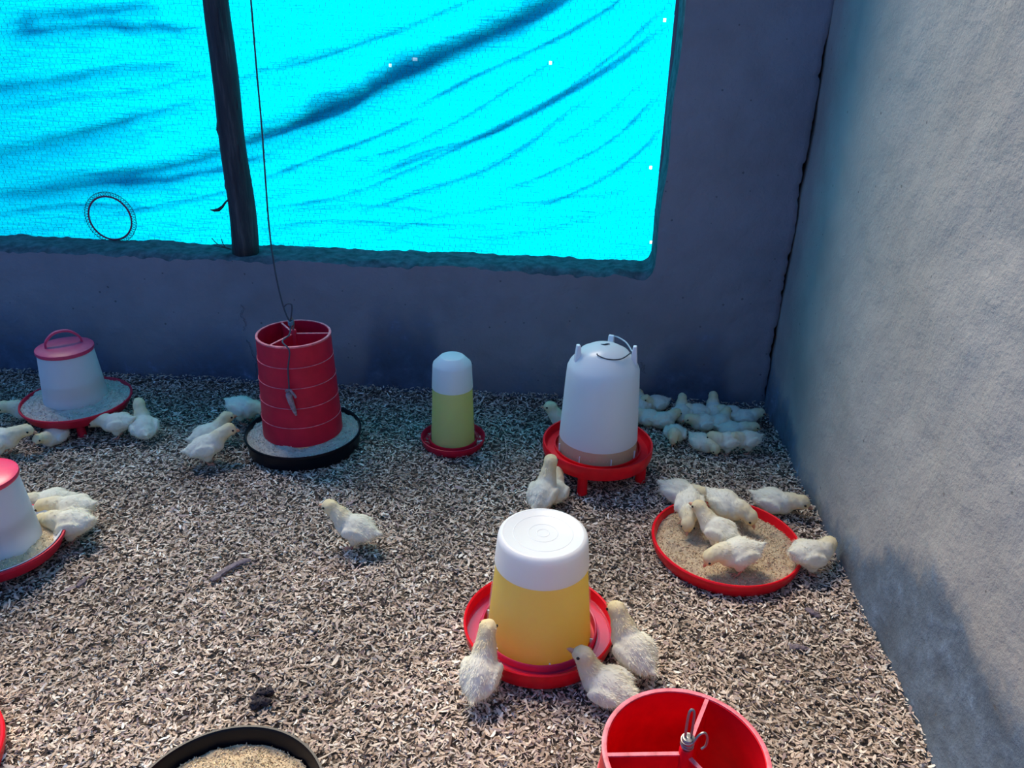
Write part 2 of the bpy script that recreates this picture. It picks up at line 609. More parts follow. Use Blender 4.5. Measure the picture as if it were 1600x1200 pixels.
def crack(px, w, jit=.004, seed=1):
    g = np.random.default_rng(seed)
    P = np.array([on_y(a, b, YB) for a, b in px])
    P = spline(np.c_[P, np.zeros(len(P))], 36)[:, :2]
    P[:, 0] += g.normal(0, jit * .35, 36)
    ww = w * (.4 + .9 * g.random(36)) * np.sin(np.linspace(.12, 3.05, 36))
    L_ = np.stack([P[:, 0] - ww, YB + wall_bulge(P[:, 0] - ww, P[:, 1]) - .0008, P[:, 1]], 1)
    R_ = np.stack([P[:, 0] + ww, YB + wall_bulge(P[:, 0] + ww, P[:, 1]) - .0008, P[:, 1]], 1)
    Mid = np.stack([P[:, 0], YB + wall_bulge(P[:, 0], P[:, 1]) + .003, P[:, 1]], 1)
    Fc = [f for i in range(35) for f in ((i, i + 1, 36 + i + 1, 36 + i), (36 + i, 36 + i + 1, 72 + i + 1, 72 + i))]
    return mk('crack', np.concatenate([L_, Mid, R_]), Fc, CRACK, wb, smooth=False)


CRACK = plastic('crack_shadow_dirt', (.012, .012, .016), .95)
crack([(376, 476), (381, 482), (377, 492), (384, 503), (380, 516)], .0035, .006, 1)
crack([(386, 530), (392, 540), (396, 552), (402, 566), (400, 588)], .0030, .006, 2)
crack([(1002, 566), (1005, 572), (1004, 579), (1009, 584)], .0050, .004, 3)
crack([(985, 548), (992, 552), (998, 553)], .0030, .002, 4)

# ------------------------------------------------------------------ tarp, its gathered folds, the chicken wire
TOPZ = 1.74
X0, X1 = -3.2, XW + 0.10
nx, nz = 420, 130
gx, gz = np.meshgrid(np.linspace(X0, X1, nx), np.linspace(0.40, TOPZ, nz), indexing='ij')


def tarp_y(x, z):
    s = z * 1.0 - x * 0.36
    return YT + 0.012 * fbm(x * 1.1, z * 1.5, 2) + 0.004 * fbm(s * 14 + 2, x * 1.3, 2) + 0.0015 * fbm(s * 40, x * 5, 2)


gyv = tarp_y(gx, gz)
TF = grid_faces(nx, nz)
fm = np.zeros(len(TF), int)
cx = gx.reshape(-1)[TF].mean(1); cz = gz.reshape(-1)[TF].mean(1)
for px, py, rad in [(648, 93, .006), (610, 105, .0045), (858, 97, .0045), (1018, 378, .0045),
                    (1040, 30, .005), (1018, 262, .005),]:
    hx, hz = on_y(px, py, YT)
    d2 = (cx - hx) ** 2 + (cz - hz) ** 2
    fm[d2 < max(rad ** 2, d2.min() * 1.0001)] = 1
tarp = thing('blue_tarp', 'bright cyan plastic tarp stretched over the window, creased in long slanting folds', 'tarp', (0, 0, 0))
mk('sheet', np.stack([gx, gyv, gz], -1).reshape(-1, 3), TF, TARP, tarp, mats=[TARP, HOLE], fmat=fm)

# gathered pleats: extra layers of the same cloth lying behind the sheet, (path in the photo, width, layers)
PLEATS = [
    ([(-60, 308), (0, 297), (130, 275), (250, 262), (340, 240), (400, 215), (480, 185), (560, 150), (640, 112), (720, 74), (800, 34), (880, -8), (960, -50), (1040, -95)], 15, 13),
    ([(360, 228), (480, 180), (560, 145), (640, 105), (720, 68), (790, 34), (860, 0), (930, -40)], 22, 9),
    ([(-60, 248), (0, 236), (90, 214), (180, 190), (250, 170), (335, 148)], 9, 9),
    ([(340, 146), (400, 113), (470, 92), (540, 70), (640, 35), (720, 5)], 9, 4),
    ([(-40, 135), (30, 130), (100, 120), (180, 107), (300, 100)], 9, 3),
    ([(-40, 305), (50, 298), (150, 287), (260, 279), (350, 262), (440, 235)], 10, 6),
    ([(410, 277), (500, 243), (600, 206), (660, 178)], 5, 2),
    ([(550, 285), (650, 246), (740, 217), (840, 170), (950, 108), (1040, 40)], 6, 3),
    ([(420, 322), (540, 302), (640, 262), (740, 219)], 4, 2),
    ([(780, 303), (880, 262), (960, 217), (1030, 150)], 5, 2),
    ([(640, 170), (740, 120), (850, 70), (940, 20), (980, -10)], 6, 2),
    ([(180, 335), (300, 312), (360, 298)], 5, 2),
    ([(0, 60), (150, 45), (320, 50)], 14, 2),
    ([(0, 30), (120, 10), (250, 0)], 16, 2),
    ([(600, 360), (720, 330), (850, 312), (980, 296)], 4, 2),
    ([(760, 372), (860, 355), (960, 330)], 3, 1),
    ([(430, 110), (560, 70), (700, 15), (760, -15)], 5, 2),
    ([(700, 235), (790, 200), (870, 150), (960, 85), (1050, 0)], 5, 2),
    ([(820, 330), (920, 290), (1000, 235), (1040, 190)], 5, 2),
    ([(560, 250), (640, 225), (720, 185), (800, 135), (880, 85)], 4, 2),
    ([(410, 355), (520, 345), (640, 350), (760, 352)], 3, 2),
    ([(0, 330), (120, 318), (240, 322)], 5, 2),
    ([(0, 165), (110, 150), (220, 138), (325, 112)], 5, 2),
    ([(560, 330), (650, 300), (760, 262), (850, 205), (930, 140)], 4, 2),
    ([(430, 330), (560, 318), (700, 330)], 3, 1),
    ([(860, 230), (930, 190), (1010, 120)], 4, 2),
]
mb = MB()
rr = random.Random(3)
for path, wpx, nl in PLEATS:
    P = spline([(*on_y(px, py, YT),) + (0,) for px, py in path], 60)[:, :2]
    for k in range(nl):
        a, b = sorted((rr.random() * 0.5, 0.5 + rr.random() * 0.5))
        if k < 2: a, b = 0.0, 1.0
        i0, i1 = int(a * 59), max(int(b * 59), int(a * 59) + 8)
        Q = P[i0:i1 + 1]
        n = len(Q)
        if n < 4: continue
        s = np.linspace(0, 1, n)
        T = np.gradient(Q, axis=0); T /= np.linalg.norm(T, axis=1)[:, None]
        Nn = np.stack([-T[:, 1], T[:, 0]], 1)
        w = wpx / 455.0 * (0.25 + 0.75 * rr.random())
        off = (rr.random() - 0.5) * wpx / 455.0 * 1.1 + 0.25 * wpx / 455.0 * vnoise(s * 9 + k * 7.7, s * 0 + wpx + k)
        hw = 0.5 * w * np.minimum(1, np.sin(math.pi * np.clip(s, 0.01, 0.99)) * 2.2) * (0.75 + 0.45 * vnoise(s * 14 + k * 3, s * 0 + k))
        hw = np.maximum(hw, 0.0007)
        A = Q + Nn * (off + hw)[:, None]; B = Q + Nn * (off - hw)[:, None]
        dep = (0.010 + 0.0032 * k) if wpx > 8 else (0.005 + 0.002 * k)
        VA = np.stack([A[:, 0], tarp_y(A[:, 0], A[:, 1]) + dep, A[:, 1]], 1)
        Mi = (A + B) / 2
        VM = np.stack([Mi[:, 0], tarp_y(Mi[:, 0], Mi[:, 1]) + dep + 0.6 * hw + 0.003, Mi[:, 1]], 1)
        VB = np.stack([B[:, 0], tarp_y(B[:, 0], B[:, 1]) + dep + 0.001, B[:, 1]], 1)
        mb.add(np.concatenate([VA, VM, VB]), [f for i in range(n - 1) for f in ((i, i + 1, n + i + 1, n + i), (n + i, n + i + 1, 2 * n + i + 1, 2 * n + i))])
fo = mb.build('folds', TARP, tarp, sharp=0)
fo['label'] = 'darker gathered folds in the cyan cloth'

# chicken wire: hexagonal mesh just inside the tarp
def hex_wire(name, label, cat):
    pw, ph = 0.020, 0.017
    nxw, nzw = int((XW + 0.05 + 2.5) / pw), int((TOPZ - 0.46) / ph)
    seg = []
    def jit(i, j):
        return 0.0030 * np.array([math.sin(i * 12.9 + j * 78.2) * 1.0, math.sin(i * 39.3 + j * 11.1) * 1.0])
    VV = []; FF = []
    for j in range(nzw):
        for i in range(nxw):
            ox = XW + 0.03 - (i + (0.5 if j % 2 else 0)) * pw
            oz = 0.462 + j * ph
            a = np.array((ox, oz)) + jit(i, j)
            b = np.array((ox, oz + ph * 0.55)) + jit(i, j)
            l = np.array((ox - pw / 2, oz + ph)) + jit(i if j % 2 == 0 else i + 1, j + 1)
            r = np.array((ox + pw / 2, oz + ph)) + jit(i - 1 if j % 2 == 0 else i, j + 1)
            seg += [(a, b, 0.00060), (b, l, 0.00027), (b, r, 0.00027)]
    A = np.array([s[0] for s in seg]); B = np.array([s[1] for s in seg]); w = np.array([s[2] for s in seg])
    T = B - A; T /= np.linalg.norm(T, axis=1)[:, None]
    Nn = np.stack([-T[:, 1], T[:, 0]], 1)
    tri = []
    for P in (A, B):
        y = np.full(len(P), YT - 0.024)
        for ang in (90, 210, 330):
            ca, sa = math.cos(R(ang)), math.sin(R(ang))
            q = P + Nn * (w * ca)[:, None]
            tri.append(np.stack([q[:, 0], y - w * sa, q[:, 1]], 1))
    n = len(A)
    Vv = np.concatenate(tri)
    idx = np.arange(n)
    Ff = np.concatenate([np.stack([idx + n * k, idx + n * ((k + 1) % 3), idx + n * ((k + 1) % 3) + 3 * n, idx + n * k + 3 * n], 1) for k in range(3)])
    o = mk(name, Vv, Ff, GREYWIRE, smooth=False)
    return tag(o, label, cat)


hex_wire('chicken_wire', 'fine hexagonal wire netting stretched across the window in front of the tarp', 'wire netting')

# ------------------------------------------------------------------ pole standing on the sill
bx, bz = on_y(381, 388, YB + 0.072)
tx, tz = on_y(341, 0, YB + 0.072)
pole = thing('wooden_pole', 'rough dark wooden pole standing on the window sill', 'pole', (bx, YB + 0.072, SILL))
n = 46; sg = 26
zz = np.linspace(-0.004, 1.95, n)
a = np.linspace(0, 2 * math.pi, sg, endpoint=False)
lean = (tx - bx) / (tz - bz)
Vp = []
for i, z in enumerate(zz):
    r0 = 0.0455 - 0.0085 * min(z, .9)
    wob = 0.006 * math.sin(z * 5.2 + 1.0) + 0.003 * math.sin(z * 13)
    rad = r0 * (1 + 0.07 * vnoise(np.cos(a) * 1.5 + 5, np.sin(a) * 1.5 + z * 4) + 0.06 * np.abs(vnoise(a * 2.4, z * 1.5 + 0 * a)) * np.cos(3 * a + z))
    Vp.append(np.stack([lean * z + wob + rad * np.cos(a), rad * np.sin(a), np.full(sg, z)], 1))
Fp = [(i * sg + k, i * sg + (k + 1) % sg, (i + 1) * sg + (k + 1) % sg, (i + 1) * sg + k) for i in range(n - 1) for k in range(sg)]
Fp += [tuple(range(sg))[::-1], tuple((n - 1) * sg + k for k in range(sg))]
mk('trunk', np.concatenate(Vp), Fp, WOOD, pole)
# peeling bark curl on its left side and loose strips
q = [on_y(px, py, YB + 0.05) for px, py in ((366, 304), (354, 315), (349, 322), (343, 327), (336, 328), (330, 327))]
mb = MB().tube([(x - bx, -0.03, z - SILL) for x, z in q], [0.003, 0.003, 0.0045, 0.0060, 0.0045, 0.0015], 8)
mb.build('bark_curl', WOOD, pole)
for z, ang, l in [(.42, 205, .05), (.50, 335, .06), (.24, 215, .05), (.34, 320, .07), (.74, 300, .08)]:
    r0 = 0.0455 - 0.0085 * min(z, .9) - .002
    x = lean * z + 0.006 * math.sin(z * 5.2 + 1.0) + 0.003 * math.sin(z * 13) + r0 * math.cos(R(ang)); y = r0 * math.sin(R(ang))
    MB().tube(spline([(x - lean * l / 2, y, z - l / 2), (x, y, z), (x + lean * l / 2, y, z + l / 2)], 8), [.001, .003, .005, .006, .005, .004, .003, .001], 6).build('bark_strip', WOOD, pole)
tw = thing('dry_twig', 'thin dry twigs lying on the sill at the foot of the pole', 'twig', (0, 0, 0))
for pts in ([(331, 372), (337, 379), (345, 384), (360, 389)], [(346, 373), (348, 380), (352, 386)], [(335, 384), (350, 387), (362, 390)]):
    w3 = []
    for i, (px, py) in enumerate(pts):
        x, z = on_y(px, py, YB + 0.03); w3.append((x, YB + 0.03, max(z, SILL + .002)))
    MB().tube(spline(w3, 10), 0.0014, 6).build('stem', WOOD, tw)

# ------------------------------------------------------------------ mesh hoop on the sill
hx, hz = on_y(172, 341, YT - 0.045)
hoop = thing('wire_mesh_hoop', 'round hoop of wire mesh with red inner ring standing on the window sill', 'hoop', (hx, YT - 0.045, hz))
mb = MB()
ph = np.linspace(0, 2 * math.pi, 65)
mb.tube([(0.078 * math.cos(t), 0, 0.078 * math.sin(t)) for t in ph], 0.0032, 8, cap=False)
mb.build('ring', plastic('dark_red_ring', (0.22, 0.012, 0.06), 0.5), hoop)
mb = MB()
mb.tube([(0.0935 * math.cos(t), 0.003, 0.0935 * math.sin(t)) for t in ph], 0.0009, 5, cap=False)
for k in range(56):
    for s in (-1, 1):
        pts = []
        for j in range(5):
            u = j / 4
            t = 2 * math.pi * (k + s * u * 1.5) / 56
            r = 0.080 + 0.0145 * u
            pts.append((r * math.cos(t), 0.012 * math.sin(math.pi * u), r * math.sin(t)))
        mb.tube(pts, 0.0008, 4, cap=False)
mb.build('mesh_band', GREYWIRE, hoop)

# ------------------------------------------------------------------ feeders and drinkers
def feed_heap(name, label, loc, r_in, r_out, z_in, z_out, crumbs=2500, col=(0.62, 0.48, 0.30), seed=1, group='feed in the pans'):
    g = np.random.default_rng(seed)
    nr, na = 22, 72
    t = np.linspace(0, 1, nr)[:, None]; a = np.linspace(0, 2 * math.pi, na, endpoint=False)[None]
    r = r_in + (r_out - r_in) * t + 0 * a
    z = z_in + (z_out - z_in) * t + 0.005 * fbm(r * np.cos(a) * 30 + seed * 3, r * np.sin(a) * 30, 3) + 0.002 * fbm(r * np.cos(a) * 120, r * np.sin(a) * 120, 2)
    Vh = np.stack([r * np.cos(a), r * np.sin(a), z], -1).reshape(-1, 3)
    Fh = [(i * na + k, (i + 1) * na + k, (i + 1) * na + (k + 1) % na, i * na + (k + 1) % na) for i in range(nr - 1) for k in range(na)]
    if r_in < 0.01:
        Fh.append(tuple(range(na))[::-1])
    nh = len(Vh)
    # crumbs: small tetrahedra scattered over the heap
    rc = np.sqrt(g.random(crumbs) * (r_out ** 2 - r_in ** 2) + r_in ** 2); ac = g.random(crumbs) * 2 * math.pi
    tt = (rc - r_in) / (r_out - r_in)
    pc = np.stack([rc * np.cos(ac), rc * np.sin(ac), z_in + (z_out - z_in) * tt + 0.005 * fbm(rc * np.cos(ac) * 30 + seed * 3, rc * np.sin(ac) * 30, 3) + 0.001], 1)
    tet = g.normal(size=(crumbs, 4, 3)); tet /= np.linalg.norm(tet, axis=2)[..., None]
    tet *= (0.0012 + 0.0022 * g.random(crumbs))[:, None, None]
    Vc = (pc[:, None] + tet).reshape(-1, 3)
    Fc = [(i * 4 + x, i * 4 + y, i * 4 + w) for i in range(crumbs) for x, y, w in ((0, 1, 2), (0, 2, 3), (0, 3, 1), (1, 3, 2))]
    Fc = [tuple(i + nh for i in f) for f in Fc]
    cols = np.concatenate([np.array(col)[None] * (0.70 + 0.22 * g.random((nh, 1))), np.repeat(np.array(col)[None] * (0.65 + 0.75 * g.random((crumbs, 1))) * (1 + 0.12 * (g.random((crumbs, 3)) - .5)), 4, 0)])
    o = mk(name, np.concatenate([Vh, Vc]), Fh + Fc, CRUMB, smooth=False, col=np.clip(cols, 0, 1))
    o.location = loc
    tag(o, label, 'feed', group, 'stuff')
    return o


def tube_feeder(loc, rz, label, dims, red, black, pan=True):
    t = thing('tube_feeder', label, 'feeder', (*loc, 0), rz, 'red tube feeders')
    rb, rtp, z0, z1 = dims
    th = 0.0035
    rad = lambda z: rb + (rtp - rb) * (z - z0) / (z1 - z0)
    prof = []
    tiers = 5
    for k in range(tiers):
        a = z0 + (z1 - z0) * k / tiers; b = z0 + (z1 - z0) * (k + 1) / tiers
        prof += [(rad(a) + 0.0000, a), (rad(b) + 0.0008, b - 0.0015), (rad(b) - 0.0012, b)]
    inner = [(rad(z1) - th - .002, z1), (rad(z0) - th, z0)]
    MB().lathe(prof + inner, 72, closed=True).build('hopper', red, t)
    for k in range(1, tiers):
        z = z0 + (z1 - z0) * k / tiers
        o = MB().lathe([(rad(z) + .0012, z - .0020), (rad(z) + .0022, z - .001), (rad(z) + .0012, z + .0004), (rad(z) - .001, z - .0008)], 72, closed=True).build('ridge', WORN_HILITE, t)
        o['label'] = 'pale worn ridge'
    rm = MB().lathe([(rtp - .0045, z1 - .002), (rtp - .0045, z1 + .0022), (rtp - .001, z1 + .0028), (rtp + .002, z1 + .0018), (rtp + .002, z1 - .003)], 72, closed=True).build('rim', WORN_HILITE, t)
    rm['label'] = 'worn rim with a pale highlight in its colour'
    for k in range(3):
        ang = rz0 = 2 * math.pi * k / 3
        m4 = Matrix.Rotation(ang, 4, 'Z')
        MB().box((0.006, -0.0022, z1 - 0.10), (rtp - 0.004, 0.0022, z1 - 0.001), m4).build('divider', red, t)
        e = MB().box((0.006, -0.0028, z1 - 0.001), (rtp - 0.004, 0.0028, z1 + 0.0012), m4).build('divider_edge', WORN_HILITE, t)
    MB().lathe([(0.0001, z1 + .012), (0.008, z1 + .012), (0.0095, z1 + .009), (0.0095, z1 - .16), (0.0001, z1 - .16)], 20).build('centre_boss', red, t)
    MB().tube([(0, 0, 0.02), (0, 0, z1 + 0.014)], 0.003, 8).build('rod', METAL, t)
    if pan:
        make_pan(t, 0.18, 0.055, black)
    return t


def make_pan(parent, ro, h, mat, z=0.0, name='pan'):
    prof = [(0.0001, z + .004), (ro - .022, z + .004), (ro - .012, z + .010), (ro - .007, z + h - .005), (ro - .004, z + h), (ro, z + h), (ro + .001, z + h - .006), (ro - .003, z + h - .008), (ro - .008, z + .004), (ro - .018, z - .001), (0.0001, z - .001)]
    return MB().lathe(prof, 80).build(name, mat, parent)


# hanging feeder by the back wall
bxy = (-0.782, 2.195)
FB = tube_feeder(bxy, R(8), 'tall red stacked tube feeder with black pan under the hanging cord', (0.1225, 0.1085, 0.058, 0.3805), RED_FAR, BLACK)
feed_heap('feed', 'feed spread in the black pan around the red tube feeder below the cord', (*bxy, 0), 0.10, 0.172, 0.062, 0.043, 2600, (0.55, 0.50, 0.42), 2)
MB().tube(spline([(0.0, 0, .39), (0.005, -.004, .415), (.0, -.006, .435), (-.007, -.004, .418), (0.0, 0.0, .39)], 24), 0.0022, 6).build('wire_loop', METAL, FB)

# feeder in the foreground (only its top is in the frame)
gxy = (0.203, 0.785)
FG = tube_feeder(gxy, R(66), 'bright red tube feeder with steel hook at the bottom edge of the photo', (0.126, 0.1115, 0.058, 0.3805), RED, BLACK)
rzg = R(66)
def loc_g(dx, dy): # world offset -> local of the rotated feeder
    c, s = math.cos(-rzg), math.sin(-rzg)
    return (c * dx - s * dy, s * dx + c * dy)
P2 = lambda x, y, z: (*loc_g(x, y), z)
MB().tube(spline([P2(-.003, 0, .385), P2(-.004, .001, .42), P2(-.003, .003, .452), P2(.001, .004, .458), P2(.004, .003, .450), P2(.004, .001, .42), P2(.003, 0, .385)], 40), 0.0018, 8).build('wire_loop', METAL, FG)
MB().tube(spline([P2(-.004, -.004, .398), P2(.004, -.006, .404), P2(.012, -.004, .420), P2(.020, -.002, .424), P2(.025, -.002, .414), P2(.024, -.003, .402), P2(.019, -.004, .396)], 36), 0.0017, 8).build('hook', METAL, FG)
MB().lathe([(0.0001, .412), (.007, .411), (.0085, .408), (.0085, .396), (.0075, .393), (.0001, .392)], 18).build('clamp', METAL, FG)
for k in range(3):
    MB().tube(spline([(0.008 * math.cos(t), 0.008 * math.sin(t), .398 + .005 * k + .002 * math.sin(t + k)) for t in np.linspace(0, 6.0, 12)], 24), 0.0016, 6).build('wire_wrap', METAL, FG)


def round_feeder(loc, rz, label, pr, legs, lid_col, jar_scale=1.0, zr=0.085):
    t = thing('round_feeder', label, 'feeder', (*loc, 0), rz, 'white feeders with red lids')
    zb = zr - 0.042 if legs else 0.002
    prof = [(0.0001, zb + .003), (0.075, zb + .003), (pr * .88, zb + .012), (pr - .006, zr - .003), (pr - .004, zr), (pr, zr), (pr + .001, zr - .005), (pr * .91, zb + .008), (pr * .85, zb + .002), (.075, zb - .001), (.0001, zb - .001)]
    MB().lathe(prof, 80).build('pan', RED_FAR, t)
    jb, jt = 0.096 * jar_scale, 0.081 * jar_scale
    z0, z1 = zr - 0.012, zr + 0.178
    MB().lathe([(jb, z0), (jb + .001, z0 + .004), (jt, z1), (jt - .003, z1), (jb - .003, z0)], 64, closed=True).build('hopper', JARW, t)
    # feed standing inside the hopper
    li = MB().lathe([(jb - .005, z0 + .002), (jb - .008, z0 + .085), (0.0001, z0 + .095)], 48).build('feed_column', translucent('feed_seen_through_plastic', (.60, .50, .42), 1.0, trans=.2), t)
    ld = MB().lathe([(jt + .003, z1 - .008), (jt + .005, z1 - .004), (jt + .004, z1 + .004), (jt - .004, z1 + .008), (jt * .6, z1 + .013), (0.0001, z1 + .015)], 64).build('lid', lid_col, t)
    hp = spline([(-.052, 0, z1 + .010), (-.048, 0, z1 + .030), (-.026, 0, z1 + .052), (.0, 0, z1 + .058), (.026, 0, z1 + .052), (.048, 0, z1 + .030), (.052, 0, z1 + .010)], 28)
    P = np.array(hp)
    # flat strap handle
    w = 0.006
    T = np.gradient(P, axis=0); T /= np.linalg.norm(T, axis=1)[:, None]
    Nn = np.cross(T, (0, 1, 0)) * 0.003
    k = len(P)
    Vh = np.concatenate([P + Nn + (0, w, 0), P - Nn + (0, w, 0), P - Nn - (0, w, 0), P + Nn - (0, w, 0)])
    Fh = [(a * k + i, a * k + i + 1, ((a + 1) % 4) * k + i + 1, ((a + 1) % 4) * k + i) for a in range(4) for i in range(k - 1)]
    MB().add(Vh, Fh).build('handle', lid_col, ld)
    if legs:
        for ang in legs:
            x, y = 0.105 * math.cos(ang), 0.105 * math.sin(ang)
            MB().lathe([(.0001, -.004), (.0155, -.004), (.0135, .002), (.0125, zb + .012), (.0001, zb + .012)], 18, (x, y, 0)).build('leg', RED_FAR, t)
    return t


axy = (-1.560, 2.272)
LEGS = [R(-60), R(60), R(180)]
round_feeder(axy, R(38), 'white feeder with dusty red handled lid on a red legged pan by the back wall', 0.168, [R(-98), R(22), R(142)], PINK)
feed_heap('feed', 'feed in the red legged pan of the white feeder by the back wall', (*axy, 0), 0.09, 0.161, 0.092, 0.078, 2000, (0.56, 0.50, 0.43), 5)
hxy = (-1.352, 1.545)
round_feeder(hxy, R(100), 'white feeder with pink-red lid cut off by the left edge of the photo', 0.152, [R(-60), R(60), R(180)], plastic('pink_red_plastic', (0.80, 0.03, 0.10), 0.3), 1.0, 0.068)
feed_heap('feed', 'feed around the white feeder at the left edge', (*hxy, 0), 0.09, 0.130, 0.066, 0.046, 1800, (0.66, 0.52, 0.33), 6)
GLINT_RING = MB().lathe([(0.112, .0425), (0.130, .0475), (.1455, .0685), (.1445, .070), (.128, .050), (.112, .0455)], 72, (0, 0, 0), closed=True)  # white ring added for the lit glint inside the pan
pl = GLINT_RING.build('pan_glint', WHITEPL, bpy.data.objects['round_feeder.001'])
pl['label'] = 'white ring, the glint inside the red pan put into its colour'

# small drinker
cxy = (-0.3125, 2.2485)
dr = thing('small_drinker', 'small narrow drinker with pale yellow water in a red dish near the back wall', 'drinker', (*cxy, 0), 0)
prof = [(.0001, .004), (.084, .004), (.094, .010), (.0985, .028), (.1005, .030), (.103, .029), (.1025, .024), (.098, .006), (.09, -.002), (.0001, -.002)]
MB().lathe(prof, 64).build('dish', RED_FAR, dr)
MB().lathe([(.076, .006), (.078, .016), (.076, .024), (.0735, .024), (.0735, .006)], 56, closed=True).build('inner_ring', RED_FAR, dr)
MB().lathe([(.0715, .008), (.0725, .012), (.0639, .204), (.0625, .204), (.0695, .012)], 56).build('jar', JAR, dr)
MB().lathe([(.0639, .204), (.0605, .278), (.0585, .285), (.038, .306), (.034, .308), (.0001, .309), (.0001, .3065), (.033, .3055), (.0565, .283), (.0620, .204)], 56).build('jar_top', JARTOP, dr)
w = MB().lathe([(.0001, .0085), (.0688, .0085), (.0690, .012), (.0620, .203), (.0001, .203)], 48).build('water', GREENY, dr)
w['label'] = 'pale yellow water in the jar'

# big white drinker on three legs
dxy = (0.143, 2.138)
dd = thing('domed_drinker', 'tall domed white drinker with wire handle on a red three-legged trough', 'drinker', (*dxy, 0), 0)
zr = 0.098
MB().lathe([(.0001, zr - .03), (.125, zr - .03), (.128, zr - .022), (.130, zr - .020), (.152, zr - .022), (.1575, zr - .016), (.160, zr), (.1645, zr + .001), (.166, zr - .002), (.1655, zr - .026), (.160, zr - .042), (.15, zr - .046), (.0001, zr - .046)], 80).build('trough', RED, dd)
MB().lathe([(.131, zr - .026), (.131, zr - .012), (.127, zr - .012), (.127, zr - .026)], 72, closed=True).build('inner_ring', RED, dd)
for ang in (R(-108), R(-22), R(162), R(62)):
    x, y = .142 * math.cos(ang), .142 * math.sin(ang)
    MB().lathe([(.0001, -.004), (.0165, -.004), (.0150, .002), (.0150, zr - .04), (.0001, zr - .04)], 18, (x, y, 0)).build('leg', RED, dd)
MB().lathe([(.1195, zr - .026), (.1200, zr - .006), (.1173, zr + .022), (.1155, zr + .022), (.1172, zr - .026)], 72).build('jar_foot', JAR, dd)
sh = [(.1173, zr + .022), (.1165, zr + .03), (.1075, .30), (.1045, .342), (.0985, .356), (.070, .392), (.045, .406), (.02, .412), (.0001, .413)]
MB().lathe(sh + [(.0001, .410), (.045, .403), (.096, .354), (.1020, .340), (.1155, zr + .022)], 72).build('jar', JARW, dd)
w = MB().lathe([(.0001, zr - .024), (.1160, zr - .024), (.1165, zr - .006), (.1150, zr + .022), (.0001, zr + .022)], 56).build('water', BEIGE, dd)
w['label'] = 'band of beige water at the foot of the jar'
for k in range(8):
    ang = 2 * math.pi * k / 8 + .3
    m4 = Matrix.Rotation(ang, 4, 'Z')
    MB().box((.1185, -.0012, zr - .024), (.1225, .0012, zr + .004), m4).build('rib', WHITEPL, dd)
for ang, rr_ in ((R(196), .078), (R(72), .066), (R(-8), .084)):
    m4 = Matrix.Rotation(ang, 4, 'Z') @ Matrix.Translation((rr_, 0, .372))
    b = MB()
    V8 = np.array([(-.010, -.010, -.006), (.013, -.010, -.022), (.013, .010, -.022), (-.010, .010, -.006), (-.004, -.008, .046), (.006, -.008, .046), (.006, .008, .046), (-.004, .008, .046)], float)
    V8 = V8 @ np.array(m4.to_3x3()).T + np.array(m4.translation)
    b.add(V8, [(3, 2, 1, 0), (4, 5, 6, 7), (0, 1, 5, 4), (1, 2, 6, 5), (2, 3, 7, 6), (3, 0, 4, 7)])
    lug = b.build('lug', WHITEPL, dd)
    bv = lug.modifiers.new('round', 'BEVEL'); bv.width = 0.0025; bv.segments = 2
hw = [(.028, .058, .417), (.040, .055, .415), (.062, .030, .410), (.078, -.006, .398)]
MB().tube(spline(hw, 20), .0022, 8).build('handle_wire', plastic('pale_wire', (.45, .55, .58), .4), dd)
hw2 = [(.078, -.006, .398), (.052, -.048, .396), (.030, -.062, .395), (.002, -.064, .397), (-.020, -.056, .402), (-.024, -.050, .405)]
o = MB().tube(spline(hw2, 30), .0018, 8).build('handle_wire', GREYWIRE, dd)
mkk = MB().tube(spline([(-.012, .002, .4135), (-.002, -.002, .4140), (.008, .004, .4135), (.014, .006, .4130)], 12), [.0006, .001, .0015, .002, .0025, .003, .003, .003, .002, .002, .0012, .0006], 6).build('dark_scrape', GREYWIRE, dd)

# big yellow drinker in the foreground
exy = (-0.006, 1.402)
de = thing('yellow_water_drinker', 'large white-topped drinker full of yellow water in a red dish in the foreground', 'drinker', (*exy, 0), 0)
MB().lathe([(.0001, .010), (.118, .010), (.128, .012), (.133, .019), (.138, .013), (.158, .015), (.1615, .024), (.1635, .046), (.1665, .048), (.1690, .046), (.1690, .036), (.1655, .020), (.160, .004), (.150, -.002), (.0001, -.002)], 88).build('dish', RED, de)
MB().lathe([(.1285, .012), (.1300, .034), (.1280, .037), (.1255, .036), (.1250, .012)], 80, closed=True).build('inner_ring', PINK, de)
w = MB().lathe([(.1310, .0225), (.1625, .0225)], 88).build('trough_water', translucent('trough_water', (.42, .05, .20), .25, .08, .2, .07), de)
w['label'] = 'shiny water in the red trough'
MB().lathe([(.1185, .015), (.1195, .019), (.1018, .213), (.0995, .213), (.1165, .018)], 80).build('jar', JAR, de)
MB().lathe([(.1018, .213), (.0965, .270), (.0945, .279), (.0900, .2835), (.086, .2845), (.082, .2825), (.0001, .2825), (.0001, .280), (.083, .280), (.0925, .275), (.0990, .213)], 80).build('jar_top', JARTOP, de)
w = MB().lathe([(.0001, .0155), (.1158, .0155), (.1160, .019), (.0985, .212), (.0001, .212)], 64).build('water', YELLOW, de)
w['label'] = 'bright yellow water in the jar'
for k in range(6):
    ang = 2 * math.pi * k / 6 + .75
    m4 = Matrix.Rotation(ang, 4, 'Z')
    MB().box((.1185, -.0015, .024), (.1265, .0015, .034), m4).build('catch', WHITEPL, de)
b = MB()
for cx_, cy_, r_ in ((0, 0, .012), (0, 0, .030), (0, 0, .062)):
    b.lathe([(r_, .2824), (r_ + .0012, .2833), (r_ + .0024, .2824)], 32, (cx_, cy_, 0))
b.build('moulded_mark', JARTOP, de)

